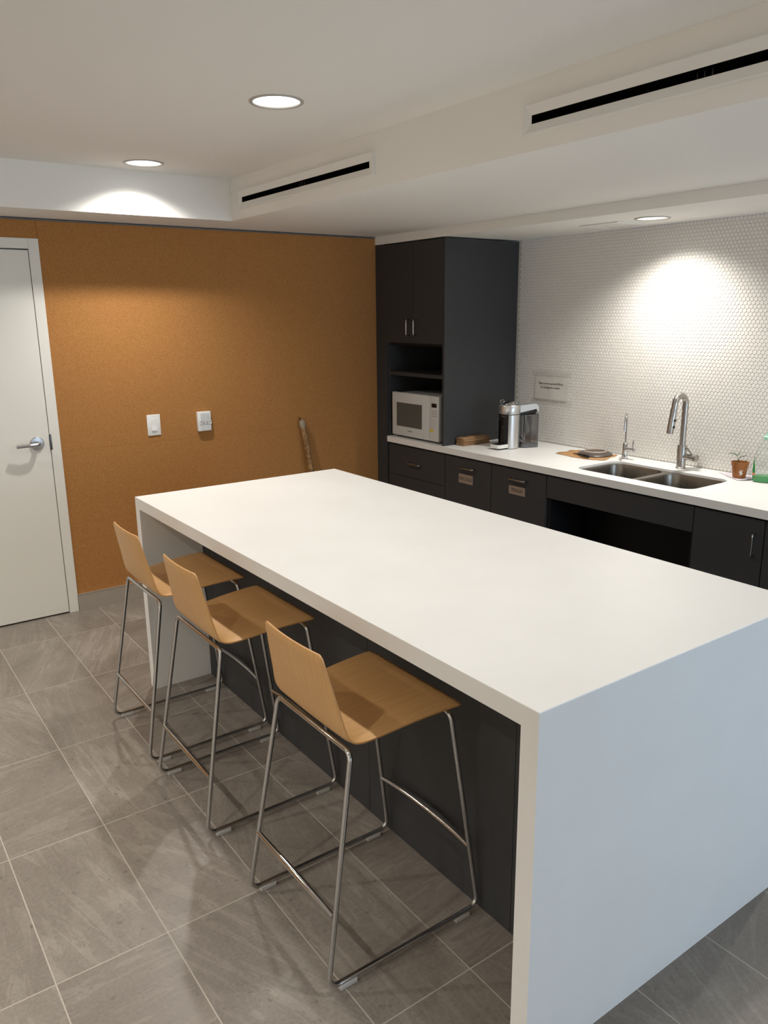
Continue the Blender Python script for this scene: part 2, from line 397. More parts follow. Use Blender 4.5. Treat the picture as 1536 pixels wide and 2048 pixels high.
# wall behind the camera with a daylight window
b = new_bm(); WX0, WX1, WZ0, WZ1 = .45, 2.65, .4, 2.05
for x0, x1, z0, z1 in ((XL, WX0, 0, HC+.02), (WX1, XW+.1, 0, HC+.02), (WX0, WX1, 0, WZ0), (WX0, WX1, WZ1, HC+.02)): box(b, x0, x1, YN-.1, YN, z0, z1)
struct('wall_near', b, M_wall, 'white wall behind the viewer', smooth=False)
win = thing('window_1', 'window in the wall behind the viewer', 'window', (1.55, YN, WZ0), kind='structure')
b = new_bm()
for x0, x1, z0, z1 in ((WX0, WX0+.05, WZ0, WZ1), (WX1-.05, WX1, WZ0, WZ1), (WX0, WX1, WZ0, WZ0+.05), (WX0, WX1, WZ1-.05, WZ1), (1.53, 1.57, WZ0, WZ1)): box(b, x0, x1, YN-.07, YN-.02, z0, z1)
obj('window_frame', b, M_white, win, smooth=False)
b = new_bm(); box(b, WX0+.05, WX1-.05, YN-.052, YN-.046, WZ0+.05, WZ1-.05); obj('pane', b, M_clear, win, smooth=False)
# skirting along the cork wall
b = new_bm(); box(b, -.006, 1.98, YW-.012, YW, 0, .1, mi=0); box(b, -.006, 1.98, YW-.0135, YW, .1, .104, mi=1)
struct('baseboard_far', b, [M_slate, M_trimedge], 'grey tile skirting under the cork wall', smooth=False)
# door
dr = thing('door_1', 'white flush door with lever handle in the cork wall', 'door', (-.5, YW, 0), kind='structure')
FY = YW-.006
b = new_bm(); box(b, -.0605, -.007, FY, YW+.1, 0, 2.093, .002); box(b, -1.03, -.9765, FY, YW+.1, 0, 2.093, .002); box(b, -.9765, -.0605, FY, YW+.1, 2.040, 2.093, .002)
box(b, -1.0, -.03, YW+.06, YW+.1, 0, 2.06)
obj('door_frame', b, M_door, dr, ang=20)
b = new_bm(); box(b, -.9735, -.0635, FY+.003, YW+.048, .009, 2.0335, .0015); leaf = obj('door_leaf', b, M_door, dr, ang=20)
rx, rz = -.131, 1.014
b = new_bm(); mt = Matrix.Rotation(PI/2, 4, 'X')
lathe(b, [(.037, 0), (.037, .006), (.033, .011), (.014, .013), (.012, .05), (0, .05)], (rx, FY+.003, rz), 40, mtx=mt); obj('rose', b, M_satin, leaf, ang=25)
b = new_bm(); ly0 = FY-.047
pass
lp = fillet([(rx+.002, FY-.02, rz), (rx+.002, ly0, rz), (rx-.05, ly0-.004, rz-.001), (rx-.114, ly0+.004, rz-.004)], [.016, .05], 6)
tube(b, lp, [.0125-.0035*i/(len(lp)-1) for i in range(len(lp))], 14); obj('lever', b, M_satin, leaf, ang=50)
b = new_bm(); box(b, -.0645, -.0535, FY-.003, FY+.006, .972, 1.058, .0015); obj('strike_plate', b, mat('dark_strike_metal', (.12, .12, .12, 1), .35, 1), dr)

# ------------------------------------------------------------------ recessed lights
def downlight(x, y, z, sc, watt, label, group):
    t = thing('recessed_downlight', label, 'ceiling light', (x, y, z), group)
    b = new_bm(); R = AP*sc
    lathe(b, [(R-.004, -.001), (R-.002, -.004), (R+.006, -.005), (R+.010, -.002), (R+.010, .0), (R-.0005, .0), (R-.0005, .004), (R-.004, .004), (R-.004, -.001)], (x, y, z), 48, cap=False); obj('trim_ring', b, M_ring, t, ang=30)
    b = new_bm(); lathe(b, [(R-.0025, .0041), (R-.003, .01), (R-.005, .022)], (x, y, z), 48, cap=False); obj('reflector', b, M_refl, t)
    b = new_bm(); lathe(b, [(0, .020), (R-.0048, .020), (R-.0048, .026), (0, .026)], (x, y, z), 48, cap=False); obj('lens', b, M_lens, t)
    l = bpy.data.lights.new('downlight_beam', 'SPOT'); l.energy = watt; l.color = SPOT_COL; l.spot_size = SPOT_ANGLE; l.spot_blend = SPOT_BLEND; l.shadow_soft_size = .025
    lo = bpy.data.objects.new('downlight_beam', l); S.collection.objects.link(lo); lo.parent = t; lo.location = (0, 0, .004)
lab = ['recessed round ceiling light nearest the cork wall, above the door side', 'recessed round ceiling light above the middle of the island, largest in view']
for i, (x, y) in enumerate(ROOM):
    if i < 2: downlight(x, y, HC, 1, SPOT_W*ROOM_W[i], lab[i], 'recessed lights in the main ceiling')
    else: downlight(x, y, HC, 1, (SPOT_W if x > 0 else SPOT_W_SIDE)*ROOM_W[i], 'unseen recessed round light in the main ceiling, the left wall row added as fill', 'recessed lights outside the view')
downlight(*SINKL[0], HS2, .92, SPOT_W_KITCHEN, 'small recessed round light in the low soffit above the sink', 'recessed lights in the soffit')
downlight(*SINKL[1], HS2, .92, SPOT_W_KITCHEN*.45, 'recessed round soffit light past the right edge of the view', 'recessed soffit lights outside the view')

# ------------------------------------------------------------------ slot air vents and ceiling grille
for i, (y0, y1) in enumerate(VENTS):
    zc = (SL[0]+SL[1])/2
    t = thing('slot_air_vent', ['white slot air vent on the bulkhead nearest the orange cork wall', 'white slot air vent on the bulkhead farther from the cork wall, running out of view'][i], 'air vent', (XS, (y0+y1)/2, zc), 'slot air vents on the bulkhead')
    b = new_bm(); zo0, zo1 = 2.2455, 2.3375; yi0, yi1 = y0+.039, y1-.03
    L = []
    for (a0, a1, c0, c1, xx) in ((y0, y1, zo0, zo1, XS), (y0, y1, zo0, zo1, XS-.012), (y0+.004, y1-.004, zo0+.004, zo1-.004, XS-.013), (yi0, yi1, SL[0], SL[1], XS-.003)):
        L.append([b.verts.new((xx, a, c)) for a, c in ((a0, c0), (a1, c0), (a1, c1), (a0, c1))])
    for p_, q_ in zip(L, L[1:]):
        for k in range(4): b.faces.new((p_[k], p_[(k+1) % 4], q_[(k+1) % 4], q_[k]))
    obj('vent_frame', b, M_white, t, smooth=False)
    b = new_bm(); box(b, XS-.0025, XS+.1, yi0-.0006, yi1+.0006, SL[0]-.0006, SL[1]+.0006); bmesh.ops.delete(b, geom=[f for f in b.faces if f.normal.x < -.5], context='FACES'); obj('duct', b, M_void, t, smooth=False, recalc=False)
    b = new_bm(); ym = (yi0+yi1)/2
    for dy_ in (-.022, 0, .022): box(b, XS+.022, XS+.05, ym+dy_-.002, ym+dy_+.002, SL[0], SL[1])
    box(b, XS+.026, XS+.030, yi0, yi1, zc-.008, zc-.004)
    obj('vane', b, M_black, t, smooth=False)
t = thing('ceiling_grille', 'flat square white grille in the soffit beside the sink light', 'air vent', (2.556, 1.96, HS2))
b = new_bm(); x0, x1, y0, y1 = 2.44, 2.672, 1.833, 2.087
for a0, a1, c0, c1 in ((x0, x0+.014, y0, y1), (x1-.014, x1, y0, y1), (x0+.014, x1-.014, y0, y0+.014), (x0+.014, x1-.014, y1-.014, y1)): box(b, a0, a1, c0, c1, HS2-.006, HS2-.0003, .0015)
obj('grille_frame', b, M_white, t, smooth=False)
b = new_bm(); box(b, x0+.017, x1-.017, y0+.017, y1-.1, HS2-.0035, HS2-.0006); box(b, x0+.017, x1-.017, y1-.097, y1-.017, HS2-.0035, HS2-.0006); obj('grille_panel', b, M_white, t, smooth=False)

# ------------------------------------------------------------------ island
W_, L_, H_, T_ = 1.0453, 2.4303, .914, .0497
t = thing('island_worktop', 'long white waterfall island top with slab legs at both ends', 'worktop', (W_/2, L_/2, 0))
b = new_bm(); box(b, 0, W_, 0, L_, H_-.0491, H_); bmesh.ops.bevel(b, geom=[e for e in b.edges if all(v.co.z > H_-.001 for v in e.verts)], offset=.0025, segments=2, profile=.5, affect='EDGES'); obj('tabletop', b, M_top, t, ang=20)
for y0 in (0, L_-T_):
    b = new_bm(); box(b, 0, W_, y0, y0+T_, 0, H_-.0491); obj('side_panel', b, M_top, t, ang=20)
t = thing('island_cabinet', 'charcoal panelled base set back under the white island top', 'cabinet', (.65, L_/2, 0))
ys = [T_+.002, .33, 1.02, 1.72, 2.29, L_-T_-.002]
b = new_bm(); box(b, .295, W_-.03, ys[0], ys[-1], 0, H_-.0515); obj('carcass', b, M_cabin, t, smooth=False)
for a, c in zip(ys, ys[1:]):
    b = new_bm(); box(b, .2775, .2945, a+.0008, c-.0008, 0, H_-.0515, .0008); obj('panel', b, M_cab, t, smooth=False)

# ------------------------------------------------------------------ bar stools
def stool_profile():
    ctl = [V((.206, .6655)), V((.196, .6725)), V((.15, .6735)), (V((.06, .669))), V((-.02, .661)), V((-.075, .6555)), V((-.112, .6565)), V((-.134, .6675)), V((-.1455, .692)), V((-.1555, .74)), V((-.171, .815)), V((-.187, .894))]
    out = []
    for i in range(len(ctl)-1):
        p0, p1, p2, p3 = ctl[max(i-1, 0)], ctl[i], ctl[i+1], ctl[min(i+2, len(ctl)-1)]
        for k in range(6):
            s = k/6
            out.append(.5*((2*p1)+(p2-p0)*s+(2*p0-5*p1+4*p2-p3)*s*s+(3*p1-p0-3*p2+p3)*s**3))
    out.append(ctl[-1]); return out
def make_stool(x, y, label):
    t = thing('bar_stool', label, 'stool', (x, y, 0), 'oak bar stools along the island')
    O = V((x, y, 0))
    # bent plywood shell, two meshes: seat and backrest
    pr = stool_profile(); s = [0]
    for a, c in zip(pr, pr[1:]): s.append(s[-1]+(c-a).length)
    tot = s[-1]; isplit = max(i for i, p in enumerate(pr) if p.y < .668 and p.x < -.05)
    def hw(i):
        q = s[i]/tot; zc = pr[i].y
        h = .216-.026*min(1, q/.58) if q < .58 else .190-.045*((q-.58)/.42)
        for e, rc in ((s[i], .022), (tot-s[i], .009)):
            if e < rc: h -= rc-math.sqrt(max(0, rc*rc-(rc-e)**2))
        return h
    nt = 16; th = .0115
    def surf(i0, i1, name):
        me = bpy.data.meshes.new(name); b = new_bm(); uvl = b.loops.layers.uv.new('UVMap'); g_ = {}
        for i in range(i0, i1+1):
            tn = (pr[min(i+1, len(pr)-1)]-pr[max(i-1, 0)]).normalized(); nn = V((tn.y, -tn.x))   # toward upper / front side
            for side in (0, 1):
                for k in range(nt+1):
                    q = -1+2*k/nt; h = hw(i); yy = q*h
                    bw = max(0, min(1, (pr[i].y-.66)/.12)) if s[i] > tot*.5 else 0
                    edge = min(s[i], tot-s[i], h*(1-abs(q)))
                    rr = .0035*max(0, 1-edge/.005) 
                    off = (nn*(th/2-rr))*(1 if side == 0 else -1)
                    px, pz = pr[i].x+off.x, pr[i].y+off.y
                    px -= .009*bw*(1-q*q); pz -= .004*(1-bw)*(1-q*q)*(1 if .08 < s[i]/tot else 0.4)
                    g_[(i, side, k)] = (b.verts.new((x+px, y+yy, pz)), (s[i], yy))
        def face(*ks):
            f = b.faces.new([g_[k][0] for k in ks])
            for lp_, k in zip(f.loops, ks): lp_[uvl].uv = g_[k][1]
            return f
        for i in range(i0, i1):
            for k in range(nt):
                face((i, 0, k), (i, 0, k+1), (i+1, 0, k+1), (i+1, 0, k)); face((i, 1, k), (i+1, 1, k), (i+1, 1, k+1), (i, 1, k+1))
            for k in (0, nt):
                f = face((i, 0, k), (i, 1, k), (i+1, 1, k), (i+1, 0, k)); f.material_index = 1
        for i in (i0, i1):
            for k in range(nt): f = face((i, 0, k), (i, 1, k), (i, 1, k+1), (i, 0, k+1)); f.material_index = 1
        obj(name, b, [M_oak, M_ply], t, ang=60)
    surf(0, isplit, 'seat'); surf(isplit, len(pr)-1, 'backrest')
    R = .0072; zf = .0185
    A = lambda px, sy, pz: O+V((px, sy, pz))
    fx0, fx1, fh = -.243, .2655, .2225
    rear_t, front_t = (-.137, .188, .637), (.178, .196, .648)
    for sg in (1, -1):
        rf, ff = A(fx0, sg*fh, zf), A(fx1, sg*fh, zf)
        rtp, ftp = A(rear_t[0], sg*rear_t[1], rear_t[2]), A(front_t[0], sg*front_t[1], front_t[2])
        b = new_bm(); tube(b, fillet([rf+(rtp-rf)*.12, rf, ff, ff+(ftp-ff)*.12], .028, 7), R, 12); obj('floor_rail', b, M_chrome, t, ang=60)
        b = new_bm(); tube(b, [rf+(rtp-rf)*.115, rf+(rtp-rf)*.93], R*.998, 12); obj('leg', b, M_chrome, t, ang=60)
        b = new_bm(); tube(b, [ff+(ftp-ff)*.115, ff+(ftp-ff)*.93], R*.998, 12); obj('leg', b, M_chrome, t, ang=60)
        for gx in (-.185, .205):
            b = new_bm(); box(b, x+gx-.026, x+gx+.026, y+sg*fh-.0085, y+sg*fh+.0085, 0, zf-R+.003, .002); obj('glide', b, M_glide, t, ang=20)
    for tp, f0, nm in ((rear_t, (fx0, fh, zf), 'rear_crossbar'), (front_t, (fx1, fh, zf), 'front_crossbar')):
        a, c = A(tp[0], tp[1], tp[2]), A(tp[0], -tp[1], tp[2]); fa, fc = A(*f0), A(f0[0], -f0[1], f0[2])
        b = new_bm(); tube(b, fillet([a+(fa-a)*.075, a, c, c+(fc-c)*.075], .026, 8), R, 12); obj(nm, b, M_chrome, t, ang=60)
    b = new_bm(); tube(b, [A(-.213, .2065*(1-k/5), .212) for k in range(11)], [.0062+.0028*math.sin(PI*k/10) for k in range(11)], 12); obj('rear_stretcher', b, M_chrome, t, ang=60)
    n_ = 14; pts = [A(.236+.021*(1-(2*k/n_-1)**2), .2125*(1-2*k/n_), .219) for k in range(n_+1)]
    b = new_bm(); tube(b, pts, [.0064+.0046*math.sin(PI*k/n_) for k in range(n_+1)], 14, flat=[(1-.25*math.sin(PI*k/n_), 1+.35*math.sin(PI*k/n_)) for k in range(n_+1)]); obj('footrest', b, M_chrome, t, ang=60)
    return t
def copy_thing(t, loc, label):
    r = t.copy(); S.collection.objects.link(r); r.location = loc; r['label'] = label
    for ch in list(t.children):
        c_ = ch.copy(); S.collection.objects.link(c_); c_.parent = r
    return r
st = make_stool(0, .6745, 'oak bar stool nearest the viewer, seat fully in view')
copy_thing(st, (0, 1.44, 0), 'middle oak bar stool, between the other two at the island')
copy_thing(st, (0, 1.99, 0), 'oak bar stool farthest away, closest to the white door')

# ------------------------------------------------------------------ kitchen worktop and sink
XC, KT, BX = 2.1559, .8531, 2.176
CY0, CY1 = -.9, 3.5025
t = thing('kitchen_worktop', 'white worktop along the tiled wall with the sink cut into it', 'worktop', ((XC+XW)/2, 1.3, KT))
b = new_bm()
def loop(pts, z):
    vs_ = [b.verts.new((x, y, z)) for x, y in pts]; return [b.edges.new((vs_[k], vs_[(k+1) % len(vs_)])) for k in range(len(vs_))]
SX0, SX1, SY0, SY1 = 2.258, 2.617, 1.165, 1.884
e = loop([(XC, CY0), (XW-.001, CY0), (XW-.001, CY1), (XC, CY1)], KT)+loop(rrect(SX0, SX1, SY0, SY1, .06), KT)
bmesh.ops.triangle_fill(b, use_beauty=True, use_dissolve=False, edges=e)
r = bmesh.ops.extrude_face_region(b, geom=b.faces[:]); bmesh.ops.translate(b, vec=(0, 0, -.012), verts=[v for v in r['geom'] if isinstance(v, bmesh.types.BMVert)])
obj('slab', b, M_top, t, ang=30)
b = new_bm(); box(b, XC, XC+.019, CY0, CY1, KT-.0399, KT-.0121); obj('front_edge', b, M_top, t, smooth=False)
t = thing('double_sink', 'undermounted stainless steel sink with two bowls', 'sink', (2.44, 1.52, KT-.2))
zr = KT-.0125
b = new_bm()
def flange():
    e = loop(rrect(SX0-.02, SX1+.02, SY0-.02, SY1+.02, .07), zr)
    for y0, y1 in ((1.540, 1.874), (1.176, 1.508)): e += loop(rrect(2.266, 2.609, y0, y1, .058), zr)
    bmesh.ops.triangle_fill(b, use_beauty=True, use_dissolve=False, edges=e)
    r = bmesh.ops.extrude_face_region(b, geom=b.faces[:]); bmesh.ops.translate(b, vec=(0, 0, -.0015), verts=[v for v in r['geom'] if isinstance(v, bmesh.types.BMVert)])
flange(); obj('rim', b, M_sink, t, ang=30)
for y0, y1 in ((1.540, 1.874), (1.176, 1.508)):
    b = new_bm(); rings = []
    for k, (ins, z, rr) in enumerate(((0, zr, .058), (.003, zr-.01, .058), (.008, zr-.13, .058), (.016, zr-.165, .055), (.035, zr-.182, .045), (.07, zr-.186, .03))):
        rings.append([b.verts.new((x, y, z)) for x, y in rrect(2.266+ins, 2.609-ins, y0+ins, y1-ins, rr)])
    for p_, q_ in zip(rings, rings[1:]):
        n_ = len(p_)
        for k in range(n_): b.faces.new((p_[k], p_[(k+1) % n_], q_[(k+1) % n_], q_[k]))
    b.faces.new(rings[-1]); bowl = obj('bowl', b, M_sink, t, ang=50)
    b = new_bm(); lathe(b, [(.042, 0), (.042, .002), (.03, .003), (.026, .001), (0, .001)], (2.44, (y0+y1)/2, zr-.1858), 28); obj('drain', b, M_satin, bowl)

# ------------------------------------------------------------------ base cabinets
def base_cab(name, label, y0, y1, build, opened=False):
    t = thing(name, label, 'cabinet', ((BX+XW)/2, (y0+y1)/2, 0), 'charcoal base cabinets under the white worktop')
    b = new_bm(); zt = KT-.0415; x0 = BX+.018
    box(b, x0, XW-.03, y0+.0005, y0+.018, .1, zt); box(b, x0, XW-.03, y1-.018, y1-.0005, .1, zt); box(b, x0, XW-.03, y0+.018, y1-.018, .1, .118)
    box(b, XW-.042, XW-.03, y0+.018, y1-.018, .118, zt); box(b, x0+.05, XW-.03, y0+.0005, y1-.0005, 0, .1)
    if not opened: box(b, x0, x0+.012, y0+.018, y1-.018, zt-.05, zt-.012)
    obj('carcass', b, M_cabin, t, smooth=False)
    build(t, y0+.002, y1-.002); return t
def front(t, name, y0, y1, z0, z1):
    b = new_bm(); box(b, BX, BX+.0175, y0, y1, z0, z1, .001); return obj(name, b, M_cab, t, smooth=False)
def hbar(par, yc, z, x=BX, ln=.128):
    b = new_bm(); bar_handle(b, (x+.0005, yc-ln/2, z), (x+.0005, yc+ln/2, z), (-1, 0, 0)); return obj('handle', b, M_nickel, par, ang=60)
def vbar(par, y, z0, z1, x=BX):
    b = new_bm(); bar_handle(b, (x+.0005, y, z0), (x+.0005, y, z1), (-1, 0, 0), .0045); return obj('handle', b, M_nickel, par, ang=60)
ZT = .8005
def drawers(t, y0, y1):
    for z0, z1 in ((.5875, ZT), (.345, .5845), (.104, .342)):
        f = front(t, 'drawer', y0, y1, z0, z1); hbar(f, (y0+y1)/2, z1-.11)
base_cab('drawer_cabinet', 'charcoal drawer unit below the microwave', 2.8885, 3.511, drawers)
for nm, lb, y0, y1 in (('recycling_cabinet', 'charcoal bin cabinet carrying the RECYCLE plaque', 2.4535, 2.8875), ('trash_cabinet', 'charcoal bin cabinet carrying the TRASH plaque', 2.0045, 2.4525)):
    base_cab(nm, lb, y0, y1, lambda t, a, c: hbar(front(t, 'door', a, c, .104, ZT), (a+c)/2-.01, .742))
def sinkunit(t, y0, y1):
    front(t, 'front_rail', y0, y1, .675, ZT)
    b = new_bm(); box(b, 2.5, 2.515, y0+.018, y1-.018, .118, .60); obj('back_panel', b, M_cabin, t, smooth=False)
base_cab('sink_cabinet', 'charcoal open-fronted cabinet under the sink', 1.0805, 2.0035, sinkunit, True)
base_cab('door_cabinet', 'charcoal cabinet with a vertical handle right of the open sink cabinet', .7355, 1.0795, lambda t, a, c: vbar(front(t, 'door', a, c, .104, ZT), a+.035, .637, .737))
base_cab('door_cabinet', 'charcoal cabinet mostly cut off by the right edge of the view', .28, .7345, lambda t, a, c: vbar(front(t, 'door', a, c, .104, ZT), a+.035, .637, .737))
base_cab('door_cabinet', 'charcoal base cabinet outside the view past the right edge', -.88, .279, lambda t, a, c: vbar(front(t, 'door', a, c, .104, ZT), a+.035, .637, .737))
def plaque(y0, y1, z0, z1, txt, label, size):
    t = thing('sign_plaque', label, 'sign', (BX, (y0+y1)/2, (z0+z1)/2), 'engraved plaques on the bin cabinets')
    b = new_bm(); box(b, BX-.003, BX-.0002, y0, y1, z0, z1, .0005); obj('plaque_face', b, M_plaque, t, smooth=False)
    b = text_bm(txt, size, (BX-.0032, (y0+y1)/2, (z0+z1)/2), (0, -1, 0), (0, 0, 1)); obj('lettering', b, M_ink, t, smooth=False)
plaque(2.617, 2.7495, .6405, .6985, 'RECYCLE', 'tan RECYCLE plaque on the bin cabinet front', .029)
plaque(2.1665, 2.298, .6485, .6985, 'TRASH', 'tan TRASH plaque on the bin cabinet front', .031)

# ------------------------------------------------------------------ tall cabinet
YC = 2.898
t = thing('tall_cabinet', 'tall charcoal cabinet with double doors above an open microwave niche', 'cabinet', (2.48, 3.25, 0))
b = new_bm(); box(b, XK, XW-.001, YC, YC+.019, KT+.0006, 2.136, .0008); obj('side_panel', b, M_cab, t, smooth=False)
b = new_bm(); box(b, XK+.02, XW-.001, 3.5035, 3.522, KT+.0006, 2.136); obj('side_panel', b, M_cab, t, smooth=False)
b = new_bm(); box(b, XK+.002, XK+.02, 3.523, YW-.001, 0, 2.136); box(b, XK+.02, XK+.2, 3.523, 3.54, 0, 2.136); obj('filler_panel', b, M_cab, t, smooth=False)
b = new_bm(); box(b, XK+.02, XW-.002, YC+.0195, 3.503, 1.482, 1.4995); box(b, XK+.02, XW-.002, YC+.0195, 3.503, 2.118, 2.136); box(b, XW-.02, XW-.002, YC+.0195, 3.503, KT+.001, 2.117)
obj('carcass', b, M_cabin, t, smooth=False)
b = new_bm(); box(b, XK+.01, XW-.025, YC+.0195, 3.503, 1.279, 1.3035, .0008); obj('shelf', b, M_cab, t, smooth=False)
for a, c, hy in ((YC+.0205, 3.2165, 3.180), (3.2195, 3.5425, 3.258)):
    b = new_bm(); box(b, XK, XK+.018, a, c, 1.4985, 2.1335, .0008); f = obj('door', b, M_cab, t, smooth=False); vbar(f, hy, 1.549, 1.650, XK)

# ------------------------------------------------------------------ microwave
MX = 2.180; my0, my1, mz0, mz1 = 2.963, 3.474, .868, 1.165
t = thing('microwave_oven', 'white microwave oven in the niche of the tall cabinet', 'microwave', (MX+.2, 3.22, KT))
b = new_bm(); box(b, MX+.03, MX+.37, my0+.012, my1-.012, mz0+.005, mz1-.006, .006, 3)
obj('body', b, M_offwhite, t, ang=30)
for xx in (MX+.07, MX+.33):
    for yy in (my0+.05, my1-.05):
        b = new_bm(); lathe(b, [(.012, 0), (.012, .0205)], (xx, yy, KT+.0002), 16); obj('foot', b, M_black, t)
yd = 3.059
b = new_bm(); box(b, MX, MX+.0295, yd+.0008, my1, mz0, mz1, .006, 3); door = obj('door', b, M_offwhite, t, ang=30)
b = new_bm(); box(b, MX-.0008, MX+.004, 3.1375, 3.420, .934, 1.097, .0004); obj('window', b, M_glassdark, door, smooth=False)
b = text_bm('Panasonic', .0135, (MX-.0006, 3.268, .9085), (0, -1, 0), (0, 0, 1)); obj('lettering', b, M_ink, door, smooth=False)
b = new_bm(); box(b, MX, MX+.0295, my0, yd-.0008, mz0, mz1, .006, 3); cp = obj('control_panel', b, M_offwhite, t, ang=30)
b = new_bm(); box(b, MX-.0008, MX+.003, 2.9835, 3.036, 1.092, 1.1185, .0004); obj('display', b, M_black, cp, smooth=False)
for rows, nm in ((range(4), 'function_keys'), (range(5, 10), 'number_keys')):
    b = new_bm()
    for r in rows:
        for k in range(3):
            yy = 3.034-k*.0205; zz = 1.074-r*.0125; big = r < 4
            box(b, MX-.0005, MX+.001, yy-(.012 if big else .005), yy, zz-(.0042 if big else .003), zz)
    obj(nm, b, M_grey_ink, cp, smooth=False)
b = new_bm(); box(b, MX-.0006, MX+.001, 3.0175, 3.054, .931, .946); obj('sticker', b, M_yellow, cp, smooth=False)

# ------------------------------------------------------------------ things on the worktop
# layered cardboard block
t = thing('cardboard_block', 'long brown layered cardboard block lying against the tall cabinet', 'cardboard', (2.38, 2.85, KT))
z = KT+.0005
for k in range(4):
    b = new_bm(); d = [0, .0015, -.001, .001][k]; h = .0128
    box(b, 2.267+abs(d), 2.495-d, 2.812+d, 2.888-abs(d), z, z+h-.0006, .002); z += h
    obj('layer', b, M_card, t, ang=30)

# coffee machine; local: +f = front, s = its left, built then turned
CMc = V((2.455, 2.595, KT)); fa = math.radians(181); ft = math.radians(163)
def cm(bm, a=None):
    R = Matrix.Rotation(fa if a is None else a, 4, 'Z')
    for v in bm.verts: v.co = R @ v.co+CMc
    return bm
t = thing('coffee_machine', 'silver and black pod coffee machine with smoked water tank', 'coffee machine', CMc)
R0 = .066
b = new_bm()   # silver half shells left and right of the black front slot, local front = +x
for a0, a1 in ((math.radians(40), math.radians(180)), (math.radians(-180), math.radians(-40))):
    lathe(b, [(R0-.004, .002), (R0, .004), (R0, .214), (R0-.004, .216)], (0, 0, 0), 28, cap=False, a0=a0, a1=a1)
obj('side_shell', cm(b), M_silver, t, ang=40)
b = new_bm(); lathe(b, [(.058, .001), (.058, .217)], (0, 0, 0), 32); box(b, .0, .052, -.04, .04, .17, .216, .004); obj('brew_core', cm(b), M_black, t, ang=40)
b = new_bm(); lathe(b, [(R0-.006, .2175), (R0+.0015, .219), (R0+.0025, .223), (R0+.0025, .268), (R0-.001, .274), (R0-.012, .277), (0, .277)], (0, 0, 0), 40); obj('brew_head', cm(b), M_silver, t, ang=40)
b = new_bm(); lathe(b, [(.047, .277), (.045, .283), (.034, .291), (.018, .2955), (0, .297)], (0, 0, 0), 32); obj('lid', cm(b), M_chrome, t, ang=40)
b = new_bm()
for sy in (.056, -.056):
    tube(b, [V((.012+.016*math.cos(q), sy+.006*math.sin(q)*0, .2905+.009*math.sin(q))) for q in [2*PI*k/16 for k in range(17)]], .0028, 8)
tube(b, fillet([(-.004, .056, .286), (-.045, .05, .284), (-.045, -.05, .284), (-.004, -.056, .286)], .02, 5), .0045, 8)
obj('lever', cm(b), M_chrome, t, ang=60)
b = new_bm(); prism(b, [(.05, -.042), (.118, -.042), (.131, -.03), (.131, .03), (.118, .042), (.05, .042)], .010, .032); obj('drip_tray', cm(b), M_white, t, smooth=False)
b = new_bm(); box(b, .056, .122, -.036, .036, .0322, .0345, .001); box(b, .056, .10, -.03, .03, .0005, .0098); obj('drip_grid', cm(b), M_black, t, smooth=False)
b = new_bm(); box(b, .049, .064, -.012, .012, .128, .15, .003); obj('spout', cm(b), M_black, t)
b = text_bm('NESPRESSO', .0085, (.0586, .006, .2045), (0, 1, 0), (0, 0, 1), extr=.0004); obj('lettering', cm(b), M_grey_ink, t, smooth=False)
b = new_bm()   # arm over the tank, a side profile extruded across
prof = [(-.05, .268), (-.165, .276), (-.182, .27), (-.192, .254), (-.192, .226), (-.186, .222), (-.18, .23), (-.176, .242), (-.05, .222)]
prism(b, prof, -.029, .029, lambda x, y, z: (x, z, y)); obj('arm', cm(b, ft), M_silver, t, smooth=False)
b = new_bm(); box(b, -.176, -.062, -.024, .024, .205, .2365, .003); obj('tank_cap', cm(b, ft), M_black, t)
def ell(ins=0): return [(x, y) for x, y in rrect(-.188+ins, -.069-ins, -.052+ins, .052-ins, .02-ins*.5, 6)]
b = new_bm(); a_ = ell(); prism(b, a_, .024, .212); bmesh.ops.delete(b, geom=[f for f in b.faces if f.normal.z > .9 and f.calc_center_median().z > .2], context='FACES'); obj('water_tank', cm(b, ft), M_smoke, t, ang=40)
b = new_bm(); prism(b, ell(-.001), .0006, .0235); obj('tank_base', cm(b, ft), mat('grey_tank_base', srgb(92, 92, 92), .35), t, ang=40)
b = new_bm(); box(b, -.132, -.128, -.046, .046, .03, .2, .001); obj('tank_rib', cm(b, ft), M_smoke, t, smooth=False)
b = new_bm(); tube(b, fillet([(-.05, -.062, .012), (-.03, -.092, .012), (.025, -.10, .05), (-.03, -.115, .10), (-.12, -.10, .06), (-.17, -.09, .006)], .025, 6), .004, 8); obj('power_cord', cm(b, ft), M_black, t, ang=60)

# taped notice
NX = XW-.0025
t = thing('paper_notice', 'white paper notice taped on the tiles above the coffee machine', 'notice', (NX, 2.567, 1.21))
def sheet(bm, y0, y1, z0, z1, x, amp, seed, ny=14, nz=10):
    g_ = [[bm.verts.new((x-.0006-amp*abs(mnoise.noise(V((yy*16, zz*16, seed)))), yy, zz)) for yy in [y0+(y1-y0)*k/ny for k in range(ny+1)]] for zz in [z0+(z1-z0)*j/nz for j in range(nz+1)]]
    for j in range(nz):
        for k in range(ny): bm.faces.new((g_[j][k], g_[j][k+1], g_[j+1][k+1], g_[j+1][k]))
    return bm
b = new_bm(); sheet(b, 2.4275, 2.7095, 1.1335, 1.295, NX, .0032, 1.5, 22, 16); o = obj('sheet', b, M_paper, t, smooth=False); m_ = o.modifiers.new('thickness', 'SOLIDIFY'); m_.thickness = .0003; m_.offset = 1
